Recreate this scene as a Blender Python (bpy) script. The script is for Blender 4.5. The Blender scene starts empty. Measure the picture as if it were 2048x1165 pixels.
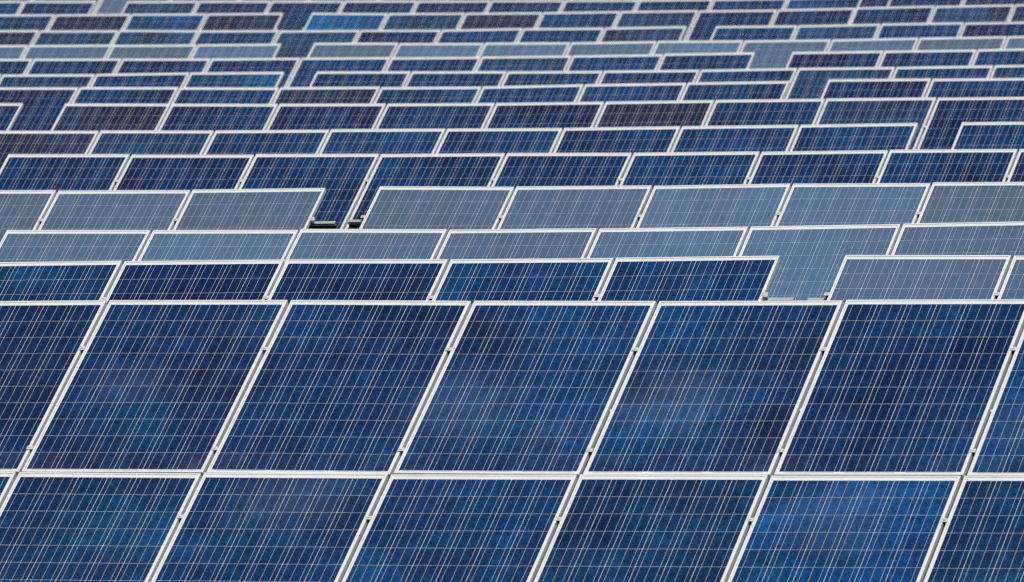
import bpy, math, random
import numpy as np
from mathutils import Matrix, Vector
from math import radians, sin, cos

random.seed(7)
scene = bpy.context.scene

# ------------------------------------------------------------------ camera
ZOFF = 4.6                                   # camera height above the ground datum
F_PX, YAW, PITCH, ROLL = 22365.139, 0.296152, 0.023279, 0.002500
_c, _s = cos(YAW), sin(YAW)
FWD = Vector((-_s * cos(PITCH), _c * cos(PITCH), -sin(PITCH)))
RIGHT = Vector((_c, _s, 0.0))
UP = RIGHT.cross(FWD)
R2 = RIGHT * cos(ROLL) + UP * sin(ROLL)
U2 = UP * cos(ROLL) - RIGHT * sin(ROLL)
cd = bpy.data.cameras.new("camera")
cam = bpy.data.objects.new("camera", cd)
scene.collection.objects.link(cam)
cam.matrix_world = Matrix(((R2.x, U2.x, -FWD.x, 0), (R2.y, U2.y, -FWD.y, 0), (R2.z, U2.z, -FWD.z, ZOFF), (0, 0, 0, 1)))
cd.sensor_fit = 'HORIZONTAL'
cd.sensor_width = 36.0
cd.lens = F_PX / 2048 * 36.0
cd.clip_start = 0.5
cd.clip_end = 3000
cd.dof.use_dof = True
cd.dof.focus_distance = 66.0
cd.dof.aperture_fstop = 11.0
scene.camera = cam

# ------------------------------------------------------------------ light
SUN_EL, SUN_AZ = radians(60), math.atan2(0.42, -0.91)      # azimuth measured from +Y towards +X
SDIR = Vector((sin(SUN_AZ) * cos(SUN_EL), cos(SUN_AZ) * cos(SUN_EL), sin(SUN_EL)))
ld = bpy.data.lights.new("sun", 'SUN')
ld.energy = 3.15
ld.angle = radians(0.55)
ld.color = (1.0, 0.965, 0.91)
sun = bpy.data.objects.new("sun", ld)
scene.collection.objects.link(sun)
sun.rotation_euler = SDIR.to_track_quat('Z', 'Y').to_euler()

world = bpy.data.worlds.new("World")
scene.world = world
world.use_nodes = True
wn, wl = world.node_tree.nodes, world.node_tree.links
wn.clear()
wo = wn.new('ShaderNodeOutputWorld')
bg = wn.new('ShaderNodeBackground')
sky = wn.new('ShaderNodeTexSky')
sky.sky_type = 'NISHITA'
sky.sun_disc = False
sky.sun_elevation = SUN_EL
sky.sun_rotation = SUN_AZ
bg.inputs['Strength'].default_value = 0.062
# fair-weather cloud veils
tc = wn.new('ShaderNodeTexCoord')
nz = wn.new('ShaderNodeTexNoise'); nz.inputs['Scale'].default_value = 9.0
nz.inputs['Detail'].default_value = 6; nz.inputs['Roughness'].default_value = 0.6
cr = wn.new('ShaderNodeValToRGB')
cr.color_ramp.elements[0].position = 0.56; cr.color_ramp.elements[1].position = 0.80
mx = wn.new('ShaderNodeMix'); mx.data_type = 'RGBA'
wl.new(tc.outputs['Generated'], nz.inputs['Vector'])
wl.new(nz.outputs['Fac'], cr.inputs['Fac'])
wl.new(cr.outputs['Color'], mx.inputs[0])
wl.new(sky.outputs['Color'], mx.inputs[6])
mx.inputs[7].default_value = (4.0, 4.3, 4.8, 1)
wl.new(mx.outputs[2], bg.inputs['Color'])
wl.new(bg.outputs['Background'], wo.inputs['Surface'])

scene.view_settings.view_transform = 'Standard'
scene.view_settings.look = 'None'
scene.view_settings.exposure = 0.0
scene.view_settings.gamma = 1.0
scene.view_settings.use_curve_mapping = False
scene.cycles.use_denoising = False
scene.cycles.use_adaptive_sampling = False
scene.cycles.max_bounces = 5
scene.cycles.diffuse_bounces = 2
scene.cycles.glossy_bounces = 2
scene.cycles.sample_clamp_indirect = 4
scene.cycles.filter_width = 1.3

# ------------------------------------------------------------------ surveyed rows: (row, table, left end x, top edge y, top edge height at every joint)
TILT = 0.540621
TABLES = [
    ('N', 0, -21.3393, 55.9879, [-1.4635, -1.4473, -1.4311, -1.4216, -1.4134, -1.4039, -1.3918, -1.3797, -1.3676]),
    ('M', 0, -23.5156, 62.5695, [-1.4011, -1.3837, -1.3663, -1.3489, -1.3393, -1.3204, -1.3018]),
    ('M', 1, -17.0805, 62.5695, [-1.2987, -1.289, -1.2793, -1.2696]),
    ('L', 0, -24.4899, 68.9169, [-1.3091, -1.3014, -1.2892, -1.2829, -1.2688, -1.2474, -1.2248, -1.2022, -1.1796]),
    ('K', 0, -28.3863, 75.2954, [-1.1661, -1.1559, -1.1457, -1.1355, -1.1183]),
    ('K', 1, -23.9622, 75.2954, [-1.1034, -1.0969, -1.0833, -1.0611, -1.0498, -1.0385, -1.0272]),
    ('J', 0, -29.0276, 81.7285, [-0.9673, -0.9616, -0.9559, -0.9464, -0.9331, -0.9256, -0.9105, -0.8935, -0.8823, -0.8711, -0.8599]),
    ('I', 0, -32.5594, 88.2889, [-0.8502, -0.8451, -0.84, -0.8349, -0.8216, -0.8104, -0.7992, -0.7799, -0.7647, -0.7435]),
    ('I', 1, -23.1150, 88.2889, [-0.7377, -0.7257, -0.7137]),
    ('H', 0, -35.4801, 94.6504, [-0.67, -0.666, -0.662]),
    ('H', 1, -33.0763, 94.6504, [-0.6603, -0.6582, -0.6561, -0.6496, -0.6386, -0.6232, -0.6036, -0.5862, -0.5732, -0.5602, -0.5472]),
    ('G', 0, -37.2703, 101.3057, [-0.5582, -0.5543, -0.5504, -0.5465, -0.545, -0.5363, -0.5277, -0.5049, -0.4846, -0.4667]),
    ('G', 1, -27.8156, 101.3057, [-0.4466, -0.4359, -0.4252, -0.4145]),
    ('F', 0, -40.2524, 107.4859, [-0.4695, -0.4634, -0.4573, -0.4512, -0.4324, -0.4213]),
    ('F', 1, -34.8724, 107.4859, [-0.4177, -0.4116, -0.4067, -0.3972, -0.3837, -0.3628, -0.3495, -0.3312, -0.3129, -0.2946]),
    ('E', 0, -42.1156, 113.7256, [-0.3272, -0.3214, -0.3156, -0.3098, -0.3067, -0.2955, -0.287, -0.2759, -0.2596, -0.2406, -0.2218]),
    ('E', 1, -31.6213, 113.7256, [-0.218, -0.2018, -0.1832, -0.1646, -0.146]),
    ('D', 0, -44.4332, 120.1415, [-0.1968, -0.1884, -0.18, -0.1716, -0.1631, -0.1519]),
    ('D', 1, -39.0056, 120.1415, [-0.1424, -0.1396, -0.1369, -0.1286, -0.1091, -0.1008, -0.087, -0.0649, -0.0457, -0.0265, -0.0073]),
    ('C', 0, -46.5926, 126.6410, [-0.0204, -0.015, -0.0096, -0.0042, -0.0048, -0.0023, 0.006, 0.0084, 0.0285, 0.0397, 0.0597]),
    ('C', 1, -36.1464, 126.6410, [0.0605, 0.0716, 0.0944, 0.1112, 0.128, 0.1448]),
    ('B', 0, -48.7333, 133.3348, [0.1757, 0.184, 0.1923, 0.2006, 0.2057, 0.2171]),
    ('B', 1, -43.3185, 133.3348, [0.2178, 0.2135, 0.2216, 0.2298, 0.2442, 0.2585, 0.2727, 0.2962, 0.3195, 0.3397, 0.3599, 0.3801]),
    ('A', 0, -51.5744, 140.2029, [0.3741, 0.3757, 0.3773, 0.3789]),
    ('A', 1, -48.1205, 140.2029, [0.3796, 0.3845, 0.3862, 0.3878, 0.3894, 0.3976, 0.4025, 0.4073, 0.422, 0.4366, 0.4576]),
    ('A', 2, -37.6528, 140.2029, [0.4711, 0.4855, 0.4999, 0.5143]),
    ('Z', 0, -53.7300, 146.9000, [0.57, 0.575, 0.58, 0.585, 0.59, 0.595, 0.60, 0.605, 0.61]),
    ('Z', 1, -43.9100, 146.9000, [0.62, 0.63, 0.64, 0.65, 0.66, 0.67, 0.68, 0.69]),
]

# ------------------------------------------------------------------ materials
def srgb(r, g, b, k=1.0):
    f = lambda v: (v / 255 / 12.92 if v / 255 <= 0.04045 else ((v / 255 + 0.055) / 1.055) ** 2.4)
    return (f(r) * k, f(g) * k, f(b) * k)

def mat(name):
    m = bpy.data.materials.new(name)
    m.use_nodes = True
    return m, m.node_tree.nodes, m.node_tree.links, m.node_tree.nodes['Principled BSDF']

def noise(n, l, coord, scale, detail=2, rough=0.5):
    t = n.new('ShaderNodeTexNoise')
    t.inputs['Scale'].default_value = scale
    t.inputs['Detail'].default_value = detail
    t.inputs['Roughness'].default_value = rough
    l.new(coord, t.inputs['Vector'])
    return t.outputs['Fac']

def maprange(n, l, v, a, b, c, d):
    t = n.new('ShaderNodeMapRange')
    l.new(v, t.inputs[0])
    for i, x in enumerate((a, b, c, d)):
        t.inputs[1 + i].default_value = x
    return t.outputs[0]

def mixc(n, l, f, a, b, mode='MIX'):
    t = n.new('ShaderNodeMix'); t.data_type = 'RGBA'; t.blend_type = mode
    for sock, v in ((t.inputs[0], f), (t.inputs[6], a), (t.inputs[7], b)):
        if hasattr(v, 'links'):
            l.new(v, sock)
        else:
            sock.default_value = v if not isinstance(v, tuple) else (*v[:3], 1)
    return t.outputs[2]

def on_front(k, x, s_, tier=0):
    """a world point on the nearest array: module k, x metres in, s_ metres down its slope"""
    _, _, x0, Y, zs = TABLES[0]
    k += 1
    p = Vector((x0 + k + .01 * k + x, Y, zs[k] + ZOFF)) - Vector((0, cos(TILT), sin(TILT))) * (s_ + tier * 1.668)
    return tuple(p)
# cloud reflections painted pale on the nearest modules, plus dusty lower corners: centre, radius, strength
GLARE_AND_DUST = [(on_front(3, .22, 1.05), .44, .065), (on_front(3, .75, 1.25), .26, .03), (on_front(4, .33, .95), .44, .065),
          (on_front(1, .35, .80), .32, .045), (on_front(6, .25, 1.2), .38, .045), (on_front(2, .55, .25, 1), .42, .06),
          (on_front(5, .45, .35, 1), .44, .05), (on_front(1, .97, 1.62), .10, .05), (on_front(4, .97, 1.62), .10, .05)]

def cell_material(name, from_attr, matt):
    """Polycrystalline silicon behind the module's front glass."""
    m, n, l, p = mat(name)
    geo = n.new('ShaderNodeNewGeometry')
    pos = geo.outputs['Position']
    if from_attr:
        a = n.new('ShaderNodeAttribute'); a.attribute_name = 'cell_colour'
        base = a.outputs['Color']
    else:
        a = n.new('ShaderNodeObjectInfo')
        base = a.outputs['Color']
    # crystal grain, 5-15 mm
    vo = n.new('ShaderNodeTexVoronoi'); vo.inputs['Scale'].default_value = 95
    l.new(pos, vo.inputs['Vector'])
    sep = n.new('ShaderNodeSeparateColor'); l.new(vo.outputs['Color'], sep.inputs[0])
    g = maprange(n, l, sep.outputs[0], 0, 1, *((0.90, 1.10) if matt else (0.66, 1.38)))
    gc = n.new('ShaderNodeCombineColor'); [l.new(g, gc.inputs[i]) for i in range(3)]
    col = mixc(n, l, 1.0, base, gc.outputs[0], 'MULTIPLY')
    mo = maprange(n, l, noise(n, l, pos, 11.0, 4, .7), 0.3, 0.7, 0.95 if matt else 0.72, 1.05 if matt else 1.32)
    mc = n.new('ShaderNodeCombineColor'); [l.new(mo, mc.inputs[i]) for i in range(3)]
    col = mixc(n, l, 1.0, col, mc.outputs[0], 'MULTIPLY')
    # wafer coating thickness drifts: violet and lighter blue clouds
    f1 = maprange(n, l, noise(n, l, pos, 1.9, 4, .6), 0.46, 0.66, 0, 0.15 if matt else 0.8)
    col = mixc(n, l, f1, col, mixc(n, l, 1.0, col, (1.7, 0.62, 0.62), 'MULTIPLY'))
    sh = n.new('ShaderNodeVectorMath'); sh.operation = 'ADD'; l.new(pos, sh.inputs[0]); sh.inputs[1].default_value = (13, 7, 3)
    f2 = maprange(n, l, noise(n, l, sh.outputs[0], 1.7, 3, .6), 0.44, 0.66, 0, 0.15 if matt else 1.0)
    col = mixc(n, l, f2, col, mixc(n, l, 1.0, col, (1.1, 1.50, 1.35), 'MULTIPLY'))
    # thin dust film in soft patches, painted cloud reflections, and fine specks
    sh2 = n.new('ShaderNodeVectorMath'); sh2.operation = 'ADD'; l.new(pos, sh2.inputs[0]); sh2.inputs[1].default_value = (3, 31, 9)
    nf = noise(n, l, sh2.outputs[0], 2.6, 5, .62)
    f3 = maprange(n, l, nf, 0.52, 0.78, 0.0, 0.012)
    for (sp, rad, k) in ([] if matt else GLARE_AND_DUST):
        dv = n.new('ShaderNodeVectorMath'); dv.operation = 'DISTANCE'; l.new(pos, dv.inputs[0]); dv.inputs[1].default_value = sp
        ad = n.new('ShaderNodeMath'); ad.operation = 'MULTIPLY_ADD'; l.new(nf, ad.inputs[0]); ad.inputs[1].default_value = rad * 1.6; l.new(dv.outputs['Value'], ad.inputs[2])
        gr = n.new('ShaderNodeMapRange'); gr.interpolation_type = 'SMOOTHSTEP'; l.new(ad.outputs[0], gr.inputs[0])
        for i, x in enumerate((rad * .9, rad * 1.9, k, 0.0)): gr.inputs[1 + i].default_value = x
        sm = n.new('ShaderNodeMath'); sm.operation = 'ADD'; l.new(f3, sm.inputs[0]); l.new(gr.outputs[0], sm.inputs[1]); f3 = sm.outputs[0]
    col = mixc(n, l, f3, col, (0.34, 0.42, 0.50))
    f4 = maprange(n, l, noise(n, l, pos, 38, 2, .6), 0.70, 0.80, 0.0, 0.03)
    col = mixc(n, l, f4, col, (0.5, 0.5, 0.48))
    l.new(col, p.inputs['Base Color'])
    p.inputs['Roughness'].default_value = 0.55
    p.inputs['Specular IOR Level'].default_value = 0.0
    p.inputs['Coat Weight'].default_value = 1.0
    p.inputs['Coat Roughness'].default_value = 0.42 if matt else 0.10
    p.inputs['Coat IOR'].default_value = 1.45
    bp = n.new('ShaderNodeBump'); bp.inputs['Strength'].default_value = 0.15; bp.inputs['Distance'].default_value = 0.002
    l.new(noise(n, l, pos, 3.0, 2), bp.inputs['Height'])
    l.new(bp.outputs[0], p.inputs['Coat Normal'])
    return m

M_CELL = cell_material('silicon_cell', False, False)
M_CELL_MATT = cell_material('silicon_cell_under_textured_glass', False, True)
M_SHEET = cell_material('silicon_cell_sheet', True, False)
M_SHEET_MATT = cell_material('silicon_cell_sheet_under_textured_glass', True, True)

def weathered(name, c, rough, metallic=0.0, dirt=0.0, dirtc=(0.23, 0.19, 0.13), scale=6.0, coat=0.0):
    m, n, l, p = mat(name)
    geo = n.new('ShaderNodeNewGeometry')
    pos = geo.outputs['Position']
    f = maprange(n, l, noise(n, l, pos, scale, 4, .6), 0.3, 0.75, 0, 1)
    col = mixc(n, l, f, tuple(x * 1.03 for x in c), tuple(x * 0.93 for x in c))
    if dirt:
        f2 = maprange(n, l, noise(n, l, pos, 4.3, 5, .7), 0.56, 0.80, 0, dirt)
        col = mixc(n, l, f2, col, dirtc)
    l.new(col, p.inputs['Base Color'])
    p.inputs['Roughness'].default_value = rough
    p.inputs['Metallic'].default_value = metallic
    p.inputs['Coat Weight'].default_value = coat
    p.inputs['Coat Roughness'].default_value = 0.062
    return m

M_BACK = weathered('white_backsheet', (0.82, 0.83, 0.84), 0.5, 0, 0.25, (0.45, 0.42, 0.36), coat=1.0)
M_FRAME = weathered('pale_anodised_frame', (0.79, 0.785, 0.765), 0.5, 0.0, 0.45, (0.36, 0.32, 0.25))
M_BUS = weathered('tinned_busbar', (0.46, 0.47, 0.52), 0.5, 0.0)
M_ALU = weathered('mill_aluminium', (0.62, 0.62, 0.60), 0.42, 0.4, 0.3)
M_DARK = weathered('shade_black_web', (0.012, 0.012, 0.013), 0.6, 0.0)  # black colour stands in for shade inside the rail channel and clamp gaps
M_STEEL = weathered('galvanised_steel', (0.42, 0.43, 0.43), 0.5, 0.5, 0.4)
M_CLAMP = weathered('clamp_aluminium', (0.62, 0.60, 0.58), 0.5, 0.0, 0.4, (0.16, 0.12, 0.09), 40)

# ------------------------------------------------------------------ mesh helpers
class MB:
    def __init__(self):
        self.v, self.f, self.mi = [], [], []
    def quad(self, a, b, c, d, mi=0):
        i = len(self.v); self.v += [a, b, c, d]; self.f.append((i, i + 1, i + 2, i + 3)); self.mi.append(mi)
    def box(self, x0, x1, y0, y1, z0, z1, mi=0, bottom=True):
        i = len(self.v)
        self.v += [(x0, y0, z0), (x1, y0, z0), (x1, y1, z0), (x0, y1, z0), (x0, y0, z1), (x1, y0, z1), (x1, y1, z1), (x0, y1, z1)]
        fs = [(4, 5, 6, 7), (0, 1, 5, 4), (1, 2, 6, 5), (2, 3, 7, 6), (3, 0, 4, 7)] + ([(3, 2, 1, 0)] if bottom else [])
        for f in fs:
            self.f.append(tuple(i + k for k in f)); self.mi.append(mi)
    def sweep(self, path, prof, mi=0):
        """prof: closed list of (s, n) offsets in slope / normal directions, swept along path points."""
        i = len(self.v); k = len(prof)
        for P in path:
            for s_, n_ in prof:
                self.v.append(tuple(P + EY * s_ + EN * n_))
        for a in range(len(path) - 1):
            for b in range(k):
                c = (b + 1) % k
                self.f.append((i + a * k + b, i + a * k + c, i + (a + 1) * k + c, i + (a + 1) * k + b)); self.mi.append(mi)
        self.f.append(tuple(i + b for b in range(k))); self.mi.append(mi)
        e = i + (len(path) - 1) * k
        self.f.append(tuple(e + b for b in reversed(range(k)))); self.mi.append(mi)
    def mesh(self, name, mats):
        m = bpy.data.meshes.new(name)
        m.from_pydata(self.v, [], self.f)
        for x in mats: m.materials.append(x)
        if len(mats) > 1: m.polygons.foreach_set('material_index', self.mi)
        m.update()
        return m

COL = scene.collection
def link(name, data, parent=None, M=None):
    o = bpy.data.objects.new(name, data)
    COL.objects.link(o)
    if parent is not None: o.parent = parent
    if M is not None: o.matrix_basis = M
    return o

# ------------------------------------------------------------------ module geometry
W, L, P, GAP_S = 0.99, 1.66, 1.01, 0.008
DEP, LIP, REC = 0.031, 0.012, 0.0045
NX, NY, CP, CS = 6, 10, 0.159, 0.1567
CX0 = (W - NX * CP) / 2 + (CP - CS) / 2
CY0 = -(LIP + 0.0285)                         # top of the first cell row
EY = Vector((0, cos(TILT), sin(TILT)))        # up-slope
EN = Vector((0, -sin(TILT), cos(TILT)))       # panel normal

def frame_mesh():
    b = MB()
    o = [(0, -L), (W, -L), (W, 0), (0, 0)]
    c = 0.0012
    oc = [(c, -L + c), (W - c, -L + c), (W - c, -c), (c, -c)]
    i = [(LIP, -L + LIP), (W - LIP, -L + LIP), (W - LIP, -LIP), (LIP, -LIP)]
    g = [(0.028, -L + 0.028), (W - 0.028, -L + 0.028), (W - 0.028, -0.028), (0.028, -0.028)]
    for k in range(4):
        q = (k + 1) % 4
        z = lambda p, h: (p[0], p[1], h)
        b.quad(z(oc[k], 0), z(oc[q], 0), z(i[q], 0), z(i[k], 0))                # lip
        b.quad(z(o[k], -c), z(o[q], -c), z(oc[q], 0), z(oc[k], 0))             # edge chamfer
        b.quad(z(o[k], -DEP), z(o[q], -DEP), z(o[q], -c), z(o[k], -c))          # outer wall
        b.quad(z(i[k], 0), z(i[q], 0), z(i[q], -REC - .004), z(i[k], -REC - .004))   # inner wall
        b.quad(z(o[q], -DEP), z(o[k], -DEP), z(g[k], -DEP), z(g[q], -DEP))      # rear flange
    return b.mesh('module_frame', [M_FRAME])

def laminate_mesh():
    b = MB(); b.box(0.006, W - 0.006, -L + 0.006, -0.006, -REC - 0.0035, -REC)
    return b.mesh('module_laminate', [M_BACK])

def cell_mesh(m):
    b = MB(); k = 0.002
    z0, z1 = -REC, -REC + 0.0006
    pts = [(k, 0), (CS - k, 0), (CS, -k), (CS, -CS + k), (CS - k, -CS), (k, -CS), (0, -CS + k), (0, -k)]
    b.v = [(x, y, z0) for x, y in pts] + [(x, y, z1) for x, y in pts]
    b.f = [tuple(reversed(range(8, 16)))] + [(a, 8 + a, 8 + (a + 1) % 8, (a + 1) % 8) for a in range(8)]
    b.mi = [0] * 9
    return b.mesh('cell', [m])

def busbar_mesh():
    b = MB(); hw = 0.00092
    for c in range(NX):
        for q in (1 / 6, 1 / 2, 5 / 6):
            x = CX0 + c * CP + CS * q
            b.box(x - hw, x + hw, CY0 - NY * CP - 0.002, CY0 + 0.004, -REC + 0.0002, -REC + 0.0009, bottom=False)
    # cross ribbons joining the strings in the end margins
    for c in range(0, NX, 2):
        x0 = CX0 + c * CP + CS / 6
        b.box(x0, x0 + CP + CS * 2 / 3, CY0 - NY * CP - 0.006, CY0 - NY * CP - 0.002, -REC + 0.0002, -REC + 0.0009, bottom=False)
    return b.mesh('busbars', [M_BUS])

FRAME, LAMI, BUS = frame_mesh(), laminate_mesh(), busbar_mesh()
CELL, CELLM = cell_mesh(M_CELL), cell_mesh(M_CELL_MATT)

def silicon(r, g, b):
    """albedo of a module seen through its glass: what the picture shows less the sky mirrored in the glass"""
    c = srgb(r, g, b, 0.87)
    return (max(.0035, c[0] - .012), max(.006, c[1] - .010), max(.02, c[2] - .018))
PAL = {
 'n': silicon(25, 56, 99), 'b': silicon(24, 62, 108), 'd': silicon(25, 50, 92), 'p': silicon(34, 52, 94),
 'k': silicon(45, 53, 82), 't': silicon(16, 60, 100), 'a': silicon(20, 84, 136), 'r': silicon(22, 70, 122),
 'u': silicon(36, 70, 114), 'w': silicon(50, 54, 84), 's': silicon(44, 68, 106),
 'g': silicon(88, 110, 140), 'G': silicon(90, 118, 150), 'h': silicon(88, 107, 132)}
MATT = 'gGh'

def vnoise(x, y, seed):
    """smooth value noise in 0..1"""
    def h(i, j):
        return random.Random(i * 7919 + j * 104729 + seed * 31337).random()
    i, j = math.floor(x), math.floor(y); fx, fy = x - i, y - j
    fx = fx * fx * (3 - 2 * fx); fy = fy * fy * (3 - 2 * fy)
    return (h(i, j) * (1 - fx) + h(i + 1, j) * fx) * (1 - fy) + (h(i, j + 1) * (1 - fx) + h(i + 1, j + 1) * fx) * fy

# wafers of another batch in the nearest modules: module (tier, index) -> [(column, row, radius, tint)]
BATCH = {(0, 4): [(4.6, 2.6, 2.6, (1.7, .60, .58)), (4.9, 7.0, 2.2, (1.5, .62, .62)), (1.2, 5.2, 2.0, (1.2, 1.3, 1.15))],
         (0, 1): [(4.2, 4.6, 2.0, (1.5, .55, .55)), (2.6, 6.2, 1.8, (1.1, 1.35, 1.2)), (0.6, 4.0, 1.8, (.9, 1.1, 1.25))],
         (0, 0): [(4.0, 3.5, 2.8, (1.7, .66, .60))], (0, 3): [(0.3, 1.2, 1.4, (1.6, .55, .55)), (3.0, 6.0, 2.6, (1.0, 1.25, 1.15))],
         (0, 5): [(2.5, 3.5, 3.5, (.95, .85, .98))], (1, 2): [(4.6, 1.4, 2.0, (1.5, .72, .66)), (1.5, 3.5, 2.0, (1.2, 1.15, 1.0))],
         (0, 2): [(3.5, 1.5, 2.6, (1.3, .75, .78))], (1, 1): [(2.5, 4.0, 2.5, (1.0, 1.3, 1.15))]}
def cell_colours(code, seed, patches=()):
    rnd = random.Random(seed)
    base = PAL[code]; out = {}
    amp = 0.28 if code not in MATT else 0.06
    stripes = [1 + (rnd.random() - .5) * amp * .5 for _ in range(NX)]
    for c in range(NX):
        for r in range(NY):
            v = 1 + (vnoise(c * .45, r * .45, seed) - .5) * amp * 1.6 + (rnd.random() - .5) * amp * .35
            v *= stripes[c]
            pu = (vnoise(c * .4 + 9, r * .4, seed + 5) - .5) * amp * 1.4
            col = (base[0] * v * (1 + max(0, pu) * 1.6), base[1] * v * (1 - pu * .7), base[2] * v * (1 - max(0, pu) * .5))
            for (pc, pr, rad, tint) in patches:
                w = max(0.0, 1 - ((c - pc) ** 2 + (r - pr) ** 2) ** .5 / rad) ** .7
                col = tuple(x * (1 + (t - 1) * w) for x, t in zip(col, tint))
            # dust gathers along the lower edge and the two lower corners
            d = 0.0
            if code not in MATT:
                d = 0.003 * rnd.random() + (0.008 if r == NY - 1 else 0) + (0.012 if r == NY - 1 and c in (0, NX - 1) else 0)
            out[c, r] = tuple(max(0, x * (1 - d) + .42 * d) for x in col)
    return out

# ------------------------------------------------------------------ visibility (which cells the photograph can show)
f3 = F_PX
def project(p):
    q = p - Vector((0, 0, ZOFF))
    z = q.dot(FWD)
    return 1024 + f3 * q.dot(R2) / z, 582.5 - f3 * q.dot(U2) / z, z

SPANS = []      # (Y, x0, x1, z at x0, z at x1, slope length)
for (row, j, x0, Y, zs) in TABLES:
    n = len(zs) - 1
    SPANS.append((Y, x0, x0 + n * P, zs[0] + ZOFF, zs[-1] + ZOFF, 2 * L if row == 'N' else L))

def hidden(p, Yown):
    o = Vector((0, 0, ZOFF)); d = p - o
    for (Y, xa, xb, za, zb, ln) in SPANS:
        if Y >= Yown - 1 or Y < Yown - 14: continue
        top = Vector(((xa + xb) / 2, Y, (za + zb) / 2))
        den = d.dot(EN)
        t = (top - o).dot(EN) / den
        if not 0 < t < 1: continue
        h = o + d * t
        if xa < h.x < xb:
            zt = za + (zb - za) * (h.x - xa) / (xb - xa)
            s_ = (Vector((h.x, Y, zt)) - h).dot(EY)
            if 0 < s_ < ln: return True
    return False
def in_frame(p, m=4):
    u, v, z = project(p)
    return -m < u < 2048 + m and -m < v < 1165 + m

# ------------------------------------------------------------------ ground
def ground_z(x, y):
    rows = sorted({(Y, zs[0] + ZOFF, x0) for (_, _, x0, Y, zs) in TABLES})
    Ys = [r[0] for r in rows]; Zs = [r[1] for r in rows]; Xs = [r[2] for r in rows]
    if y <= Ys[0]: z, xr = Zs[0] + (y - Ys[0]) * 0.012, Xs[0]
    elif y >= Ys[-1]: z, xr = Zs[-1] + (y - Ys[-1]) * 0.012, Xs[-1]
    else:
        k = max(i for i in range(len(Ys)) if Ys[i] <= y)
        if k == len(Ys) - 1: k -= 1
        t = (y - Ys[k]) / max(1e-6, Ys[k + 1] - Ys[k]); z = Zs[k] + (Zs[k + 1] - Zs[k]) * t; xr = Xs[k] + (Xs[k + 1] - Xs[k]) * t
    return z + max(-40, min(60, x - xr)) * 0.011 - 2.35

gb = MB()
xs = [-400, -250, -150, -100] + [-80 + 4 * i for i in range(31)] + [60, 100, 200, 300]
ys = [-60, -20, 0, 20, 35, 45] + [50 + 3 * i for i in range(40)] + [190, 240, 320, 450]
idx = {}
for a, x in enumerate(xs):
    for b_, y in enumerate(ys):
        idx[a, b_] = len(gb.v); gb.v.append((x, y, ground_z(x, y) + 0.05 * math.sin(x * .9 + y * .7)))
for a in range(len(xs) - 1):
    for b_ in range(len(ys) - 1):
        gb.f.append((idx[a, b_], idx[a + 1, b_], idx[a + 1, b_ + 1], idx[a, b_ + 1])); gb.mi.append(0)
m, n_, l_, p_ = mat('short_meadow_grass')
geo = n_.new('ShaderNodeNewGeometry')
cg = mixc(n_, l_, maprange(n_, l_, noise(n_, l_, geo.outputs['Position'], 1.3, 6, .65), .35, .65, 0, 1), (0.025, 0.045, 0.014), (0.06, 0.06, 0.03))
l_.new(cg, p_.inputs['Base Color']); p_.inputs['Roughness'].default_value = 0.95
bp = n_.new('ShaderNodeBump'); bp.inputs['Distance'].default_value = 0.08
l_.new(noise(n_, l_, geo.outputs['Position'], 14, 6, .7), bp.inputs['Height']); l_.new(bp.outputs[0], p_.inputs['Normal'])
gm = gb.mesh('ground', [m])
gm.polygons.foreach_set('use_smooth', [True] * len(gm.polygons))
g = link('ground', gm); g['kind'] = 'structure'

# ------------------------------------------------------------------ shared small parts
def clamp_mesh(end=False):
    """T-shaped clamp gripping two frames, with its bolt; origin on the gap centre at lip height."""
    b = MB()
    h = 0.017
    b.box(-h, h, -0.016, 0.016, 0.0012, 0.0042)            # cap plate over both lips
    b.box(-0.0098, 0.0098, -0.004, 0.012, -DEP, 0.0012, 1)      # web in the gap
    for a in range(6):                                      # hex bolt head
        t0, t1 = a * math.pi / 3, (a + 1) * math.pi / 3
        r = 0.0065
        b.quad((r * cos(t0), r * sin(t0), .0042), (r * cos(t1), r * sin(t1), .0042), (r * cos(t1), r * sin(t1), .0085), (r * cos(t0), r * sin(t0), .0085))
        b.quad((0, 0, .0085), (r * cos(t0), r * sin(t0), .0085), (r * cos(t1), r * sin(t1), .0085), (0, 0, .0085))
    if end:
        b.box(-0.008, 0.020, -0.024, 0.016, -DEP * .6, 0.001)
        b.box(0.012, 0.024, -0.030, -0.010, -0.014, 0.004)
    return b.mesh('clamp', [M_CLAMP, M_DARK])
CLAMP, CLAMP_END = clamp_mesh(), clamp_mesh(True)

RAIL_S = {'N': (0.480, 1.440, 2.080, 3.050)}
RAIL_S['H'] = (0.50, 1.30); RAIL_S['M'] = (0.424, 1.30); RAIL_S['K'] = (0.408, 1.30); RAIL_S['I'] = (0.45, 1.30)
def rail_s(row): return RAIL_S.get(row, (0.396, 1.300))

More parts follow.
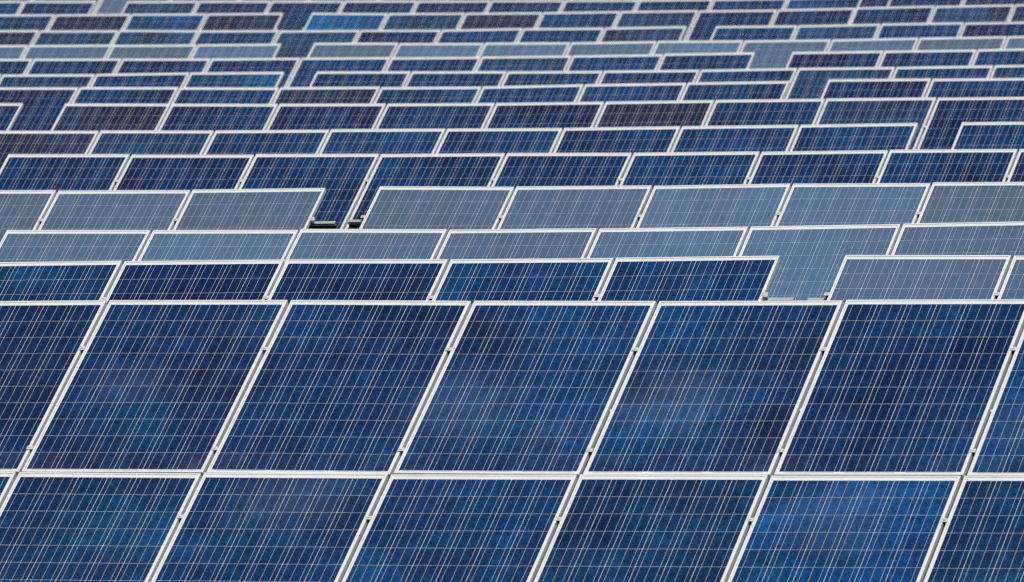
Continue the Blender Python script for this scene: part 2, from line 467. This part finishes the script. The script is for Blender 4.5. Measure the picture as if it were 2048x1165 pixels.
count_ind = 0
def build_table(row, j, x0, Y, zs, codes, codes2, label, ends):
    global count_ind
    n = len(zs) - 1
    zs = [z + ZOFF for z in zs]
    two = row == 'N'
    ln = (2 * L + GAP_S) if two else L
    mid = Vector((x0 + n * P / 2, Y - ln * cos(TILT) / 2, 0)); mid.z = ground_z(mid.x, mid.y)
    root = link('solar_array', None); root.location = mid
    root['label'] = label; root['category'] = 'solar array'; root['group'] = 'rows of solar arrays climbing the field'
    root.empty_display_size = 0.5
    T0 = Matrix.Translation(-mid)
    cand = []
    for tier in range(2 if two else 1):
        for k in range(n):
            rnd = random.Random(hash((ord(row), j, k, tier)))
            ex = Vector((P, 0, zs[k + 1] - zs[k])).normalized()
            ez = ex.cross(EY).normalized(); ey = ez.cross(ex)
            org = Vector((x0 + k * P + 0.01, Y, zs[k] + 0.003 * (rnd.random() - .5))) - EY * tier * (L + GAP_S)
            B = Matrix(((ex.x, ey.x, ez.x, org.x), (ex.y, ey.y, ez.y, org.y), (ex.z, ey.z, ez.z, org.z), (0, 0, 0, 1)))
            J = Matrix.Rotation(radians(rnd.gauss(0, .10)), 4, 'X') @ Matrix.Rotation(radians(rnd.gauss(0, .10)), 4, 'Y')
            Cn = Matrix.Translation((W / 2, -L / 2, 0))
            B = B @ Cn @ J @ Cn.inverted()
            code = (codes2 if tier else codes)[k]
            pm = link('solar_panel', LAMI, root, T0 @ B)
            if code == 'a': pm['label'] = 'bright azure solar panel'
            if code == 'k': pm['label'] = 'dark brownish solar panel'
            link('frame', FRAME, pm)
            bo = link('busbars', BUS, pm); bo['kind'] = 'stuff'
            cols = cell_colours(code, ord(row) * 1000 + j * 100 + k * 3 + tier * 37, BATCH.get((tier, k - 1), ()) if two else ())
            vis = []
            if row in INDIVIDUAL:
                for (c, r) in cols:
                    p = B @ Vector((CX0 + c * CP + CS / 2, CY0 - r * CP - CS / 2, 0))
                    if in_frame(p) and not hidden(p, Y):
                        vis.append((c, r))
            dist = (B @ Vector((W / 2, -L / 2, 0)) - Vector((0, 0, ZOFF))).length
            cand.append((dist, pm, code, cols, vis))
    budget = 300
    for dist, pm, code, cols, vis in sorted(cand, key=lambda t: t[0]):
        matt = code in MATT
        ind = set(vis) if len(vis) <= budget else set(vis[:budget])
        budget -= len(ind)
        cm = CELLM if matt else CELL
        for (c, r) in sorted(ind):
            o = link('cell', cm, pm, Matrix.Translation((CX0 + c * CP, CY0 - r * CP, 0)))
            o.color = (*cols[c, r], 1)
            count_ind += 1
        rest = [cr for cr in cols if cr not in ind]
        if rest:
            v, f, vc = [], [], []
            for (c, r) in rest:
                x, y = CX0 + c * CP, CY0 - r * CP; i = len(v); z = -REC + 0.0006; z0 = -REC
                v += [(x, y - CS, z), (x + CS, y - CS, z), (x + CS, y, z), (x, y, z)]
                v += [(x, y - CS, z0), (x + CS, y - CS, z0), (x + CS, y, z0), (x, y, z0)]
                f += [(i, i + 1, i + 2, i + 3)] + [(i + 4 + a, i + 4 + (a + 1) % 4, i + (a + 1) % 4, i + a) for a in range(4)]
                vc += [(*cols[c, r], 1)] * 5
            me = bpy.data.meshes.new('cell_sheet')
            me.from_pydata(v, [], f)
            at = me.color_attributes.new('cell_colour', 'FLOAT_COLOR', 'CORNER')
            at.data.foreach_set('color', np.repeat(np.array(vc, dtype=np.float32), 4, axis=0).ravel())
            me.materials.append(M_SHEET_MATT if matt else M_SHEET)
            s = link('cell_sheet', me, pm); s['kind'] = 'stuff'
    # rails: open channel, bright upper flange and inner ridge over a web painted shade-dark
    def at(xc, s_):
        t = (xc - x0) / P; k = max(0, min(n - 1, int(math.floor(t))))
        z = zs[k] + (zs[k + 1] - zs[k]) * (t - k)
        return Vector((xc, Y, z)) - EY * s_
    xe = x0 + n * P
    xl, xr = (x0 - 0.12 if 'l' in ends else x0), (xe + 0.17 if 'r' in ends else xe)
    for s_ in rail_s(row):
        pts = [at(x, s_) - mid for x in [xl] + [x0 + k * P for k in range(1, n)] + [xr]]
        b = MB()
        z0 = -DEP - 0.001
        b.sweep(pts, [(0.016, z0), (-0.014, z0), (-0.014, z0 - .0035), (0.016, z0 - .0035)], 0)
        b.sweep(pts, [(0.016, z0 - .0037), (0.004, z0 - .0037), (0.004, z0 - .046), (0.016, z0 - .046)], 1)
        b.sweep(pts, [(0.0038, z0 - .017), (-0.014, z0 - .017), (-0.014, z0 - .0200), (0.0038, z0 - .0200)], 0)
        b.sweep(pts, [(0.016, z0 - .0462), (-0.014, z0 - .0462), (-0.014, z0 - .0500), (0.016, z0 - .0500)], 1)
        link('rail', b.mesh('rail', [M_ALU, M_DARK]), root)
    # clamps in every gap
    cl_s = [s_ for s_ in rail_s(row)[:3 if two else 1]]
    for k in range(n + 1):
        isend = (k == 0 and 'l' in ends) or (k == n and 'r' in ends)
        for s_ in cl_s:
            P0 = at(x0 + k * P, s_) - mid
            wp = P0 + mid
            if not in_frame(wp, 30) or hidden(wp + EN * .02, Y): continue
            mx_ = Matrix(((1, 0, 0, P0.x), (0, EY.y, EN.y, P0.y), (0, EY.z, EN.z, P0.z), (0, 0, 0, 1)))
            if k == 0 and isend: mx_ = mx_ @ Matrix.Diagonal((-1, 1, 1, 1))
            link('clamp', CLAMP_END if isend and k == n else CLAMP, root, mx_)
    # legs and rafters
    nb = max(2, int(n * P / 2.6) + 1)
    for q in range(nb):
        x = x0 + 0.5 + (n * P - 1.0) * q / (nb - 1) if n > 1 else x0 + .5
        A, Bm = at(x, 0.15) - EN * (DEP + .056), at(x, ln - 0.2) - EN * (DEP + .056)
        b = MB()
        b.sweep([A - mid + Vector((-.03, 0, 0)), A - mid + Vector((.03, 0, 0))], [(0, 0), (0, -.08), (-(A - Bm).length, -.08), (-(A - Bm).length, 0)])
        link('rafter', b.mesh('rafter', [M_STEEL]), root)
        for s_ in (0.5, ln - 0.45):
            T = at(x, s_) - EN * (DEP + .14)
            gz = ground_z(T.x, T.y) - 0.3
            b = MB(); b.box(T.x - mid.x - .04, T.x - mid.x + .04, T.y - mid.y - .05, T.y - mid.y + .05, gz - mid.z, T.z - mid.z + .02)
            link('post', b.mesh('post', [M_STEEL]), root)
    return root

INDIVIDUAL = 'NMLKJIHG'
SPEC = {
 ('N',0): ('nnnnbbnb', 'nttbbtrt', '', 'nearest solar array, full deep blue panels filling the bottom of the photo'),
 ('M',0): ('ttdnbb', None, 'r', 'deep blue solar array directly behind the nearest row, ending at an open gap'),
 ('M',1): ('ggg', None, 'l', 'pale grey-blue solar array right of the gap, directly behind the nearest row'),
 ('L',0): ('gGggGGgg', None, 'l', 'long unbroken pale grey-blue solar array, third row from the front'),
 ('K',0): ('hhgh', None, 'r', 'pale grey solar array left of the gap with bare rail ends, fourth row'),
 ('K',1): ('hgGGhg', None, 'l', 'pale grey-blue solar array right of the gap with bare rail ends, fourth row'),
 ('J',0): ('ndnnnbnndn', None, 'l', 'long dark blue solar array just behind the fourth, pale row'),
 ('I',0): ('wwsbbbnbb', None, 'r', 'blue solar array with brownish panels at its left end, sixth row'),
 ('I',1): ('bb', None, 'l', 'short visible piece of blue solar array at the right edge, sixth row'),
 ('H',0): ('nd', None, 'r', 'dark blue array corner at the left edge, seventh row, before a wide gap'),
 ('H',1): ('kpdndknspn', None, 'l', 'long solar array starting with a blackish brown panel, seventh row'),
 ('G',0): ('ndbbktbbn', None, 'r', 'blue solar array with one blackish panel near its middle, eighth row'),
 ('G',1): ('dbb', None, 'l', 'dark teal and blue solar array at the right, eighth row, past the gap'),
 ('F',0): ('nnnnu', None, 'r', 'solar array at the left ending in a lighter blue panel, ninth row'),
 ('F',1): ('nbbnnsbbn', None, 'l', 'long blue solar array right of the gap, ninth row from the front'),
 ('E',0): ('nnnppbnsbn', None, 'r', 'long dark blue solar array just in front of the far pale row'),
 ('E',1): ('pnbn', None, 'l', 'dark blue solar array at the right, in front of the far pale row'),
 ('D',0): ('ggghG', None, 'r', 'left array of the far pale row, pale grey and hazy'),
 ('D',1): ('hGGgGgghgg', None, 'l', 'right array of the far pale row, long and pale blue-grey'),
 ('C',0): ('kkssbspbbs', None, 'r', 'long mixed blue and slate solar array just behind the far pale row'),
 ('C',1): ('bsbdn', None, 'l', 'blue solar array at the right, just behind the far pale row'),
 ('B',0): ('ttkbk', None, 'r', 'solar array left of the bright azure panel, third row from the top'),
 ('B',1): ('askbsnpnsnn', None, 'l', 'long solar array starting with one bright azure panel'),
 ('A',0): ('nbn', None, 'r', 'dark blue solar array in the top left corner of the photo'),
 ('A',1): ('sbnnpnnpnb', None, 'lr', 'long blurred dark blue solar array along the top edge'),
 ('A',2): ('nnn', None, 'l', 'dark blue solar array in the top right corner of the photo'),
 ('Z',0): ('gggggggg', None, '', 'farthest pale grey array glimpsed through the gap at the top left'),
 ('Z',1): ('nnnnnnn', None, '', 'farthest dark blue array glimpsed through the gap at the top right'),
}
for (row, j, x0, Y, zs) in TABLES:
    codes, codes2, ends, label = SPEC[row, j]
    assert len(codes) == len(zs) - 1, (row, j, len(codes), len(zs))
    build_table(row, j, x0, Y, zs, codes, codes2, label, ends)
print('individual cells', count_ind, 'objects', len(bpy.data.objects))
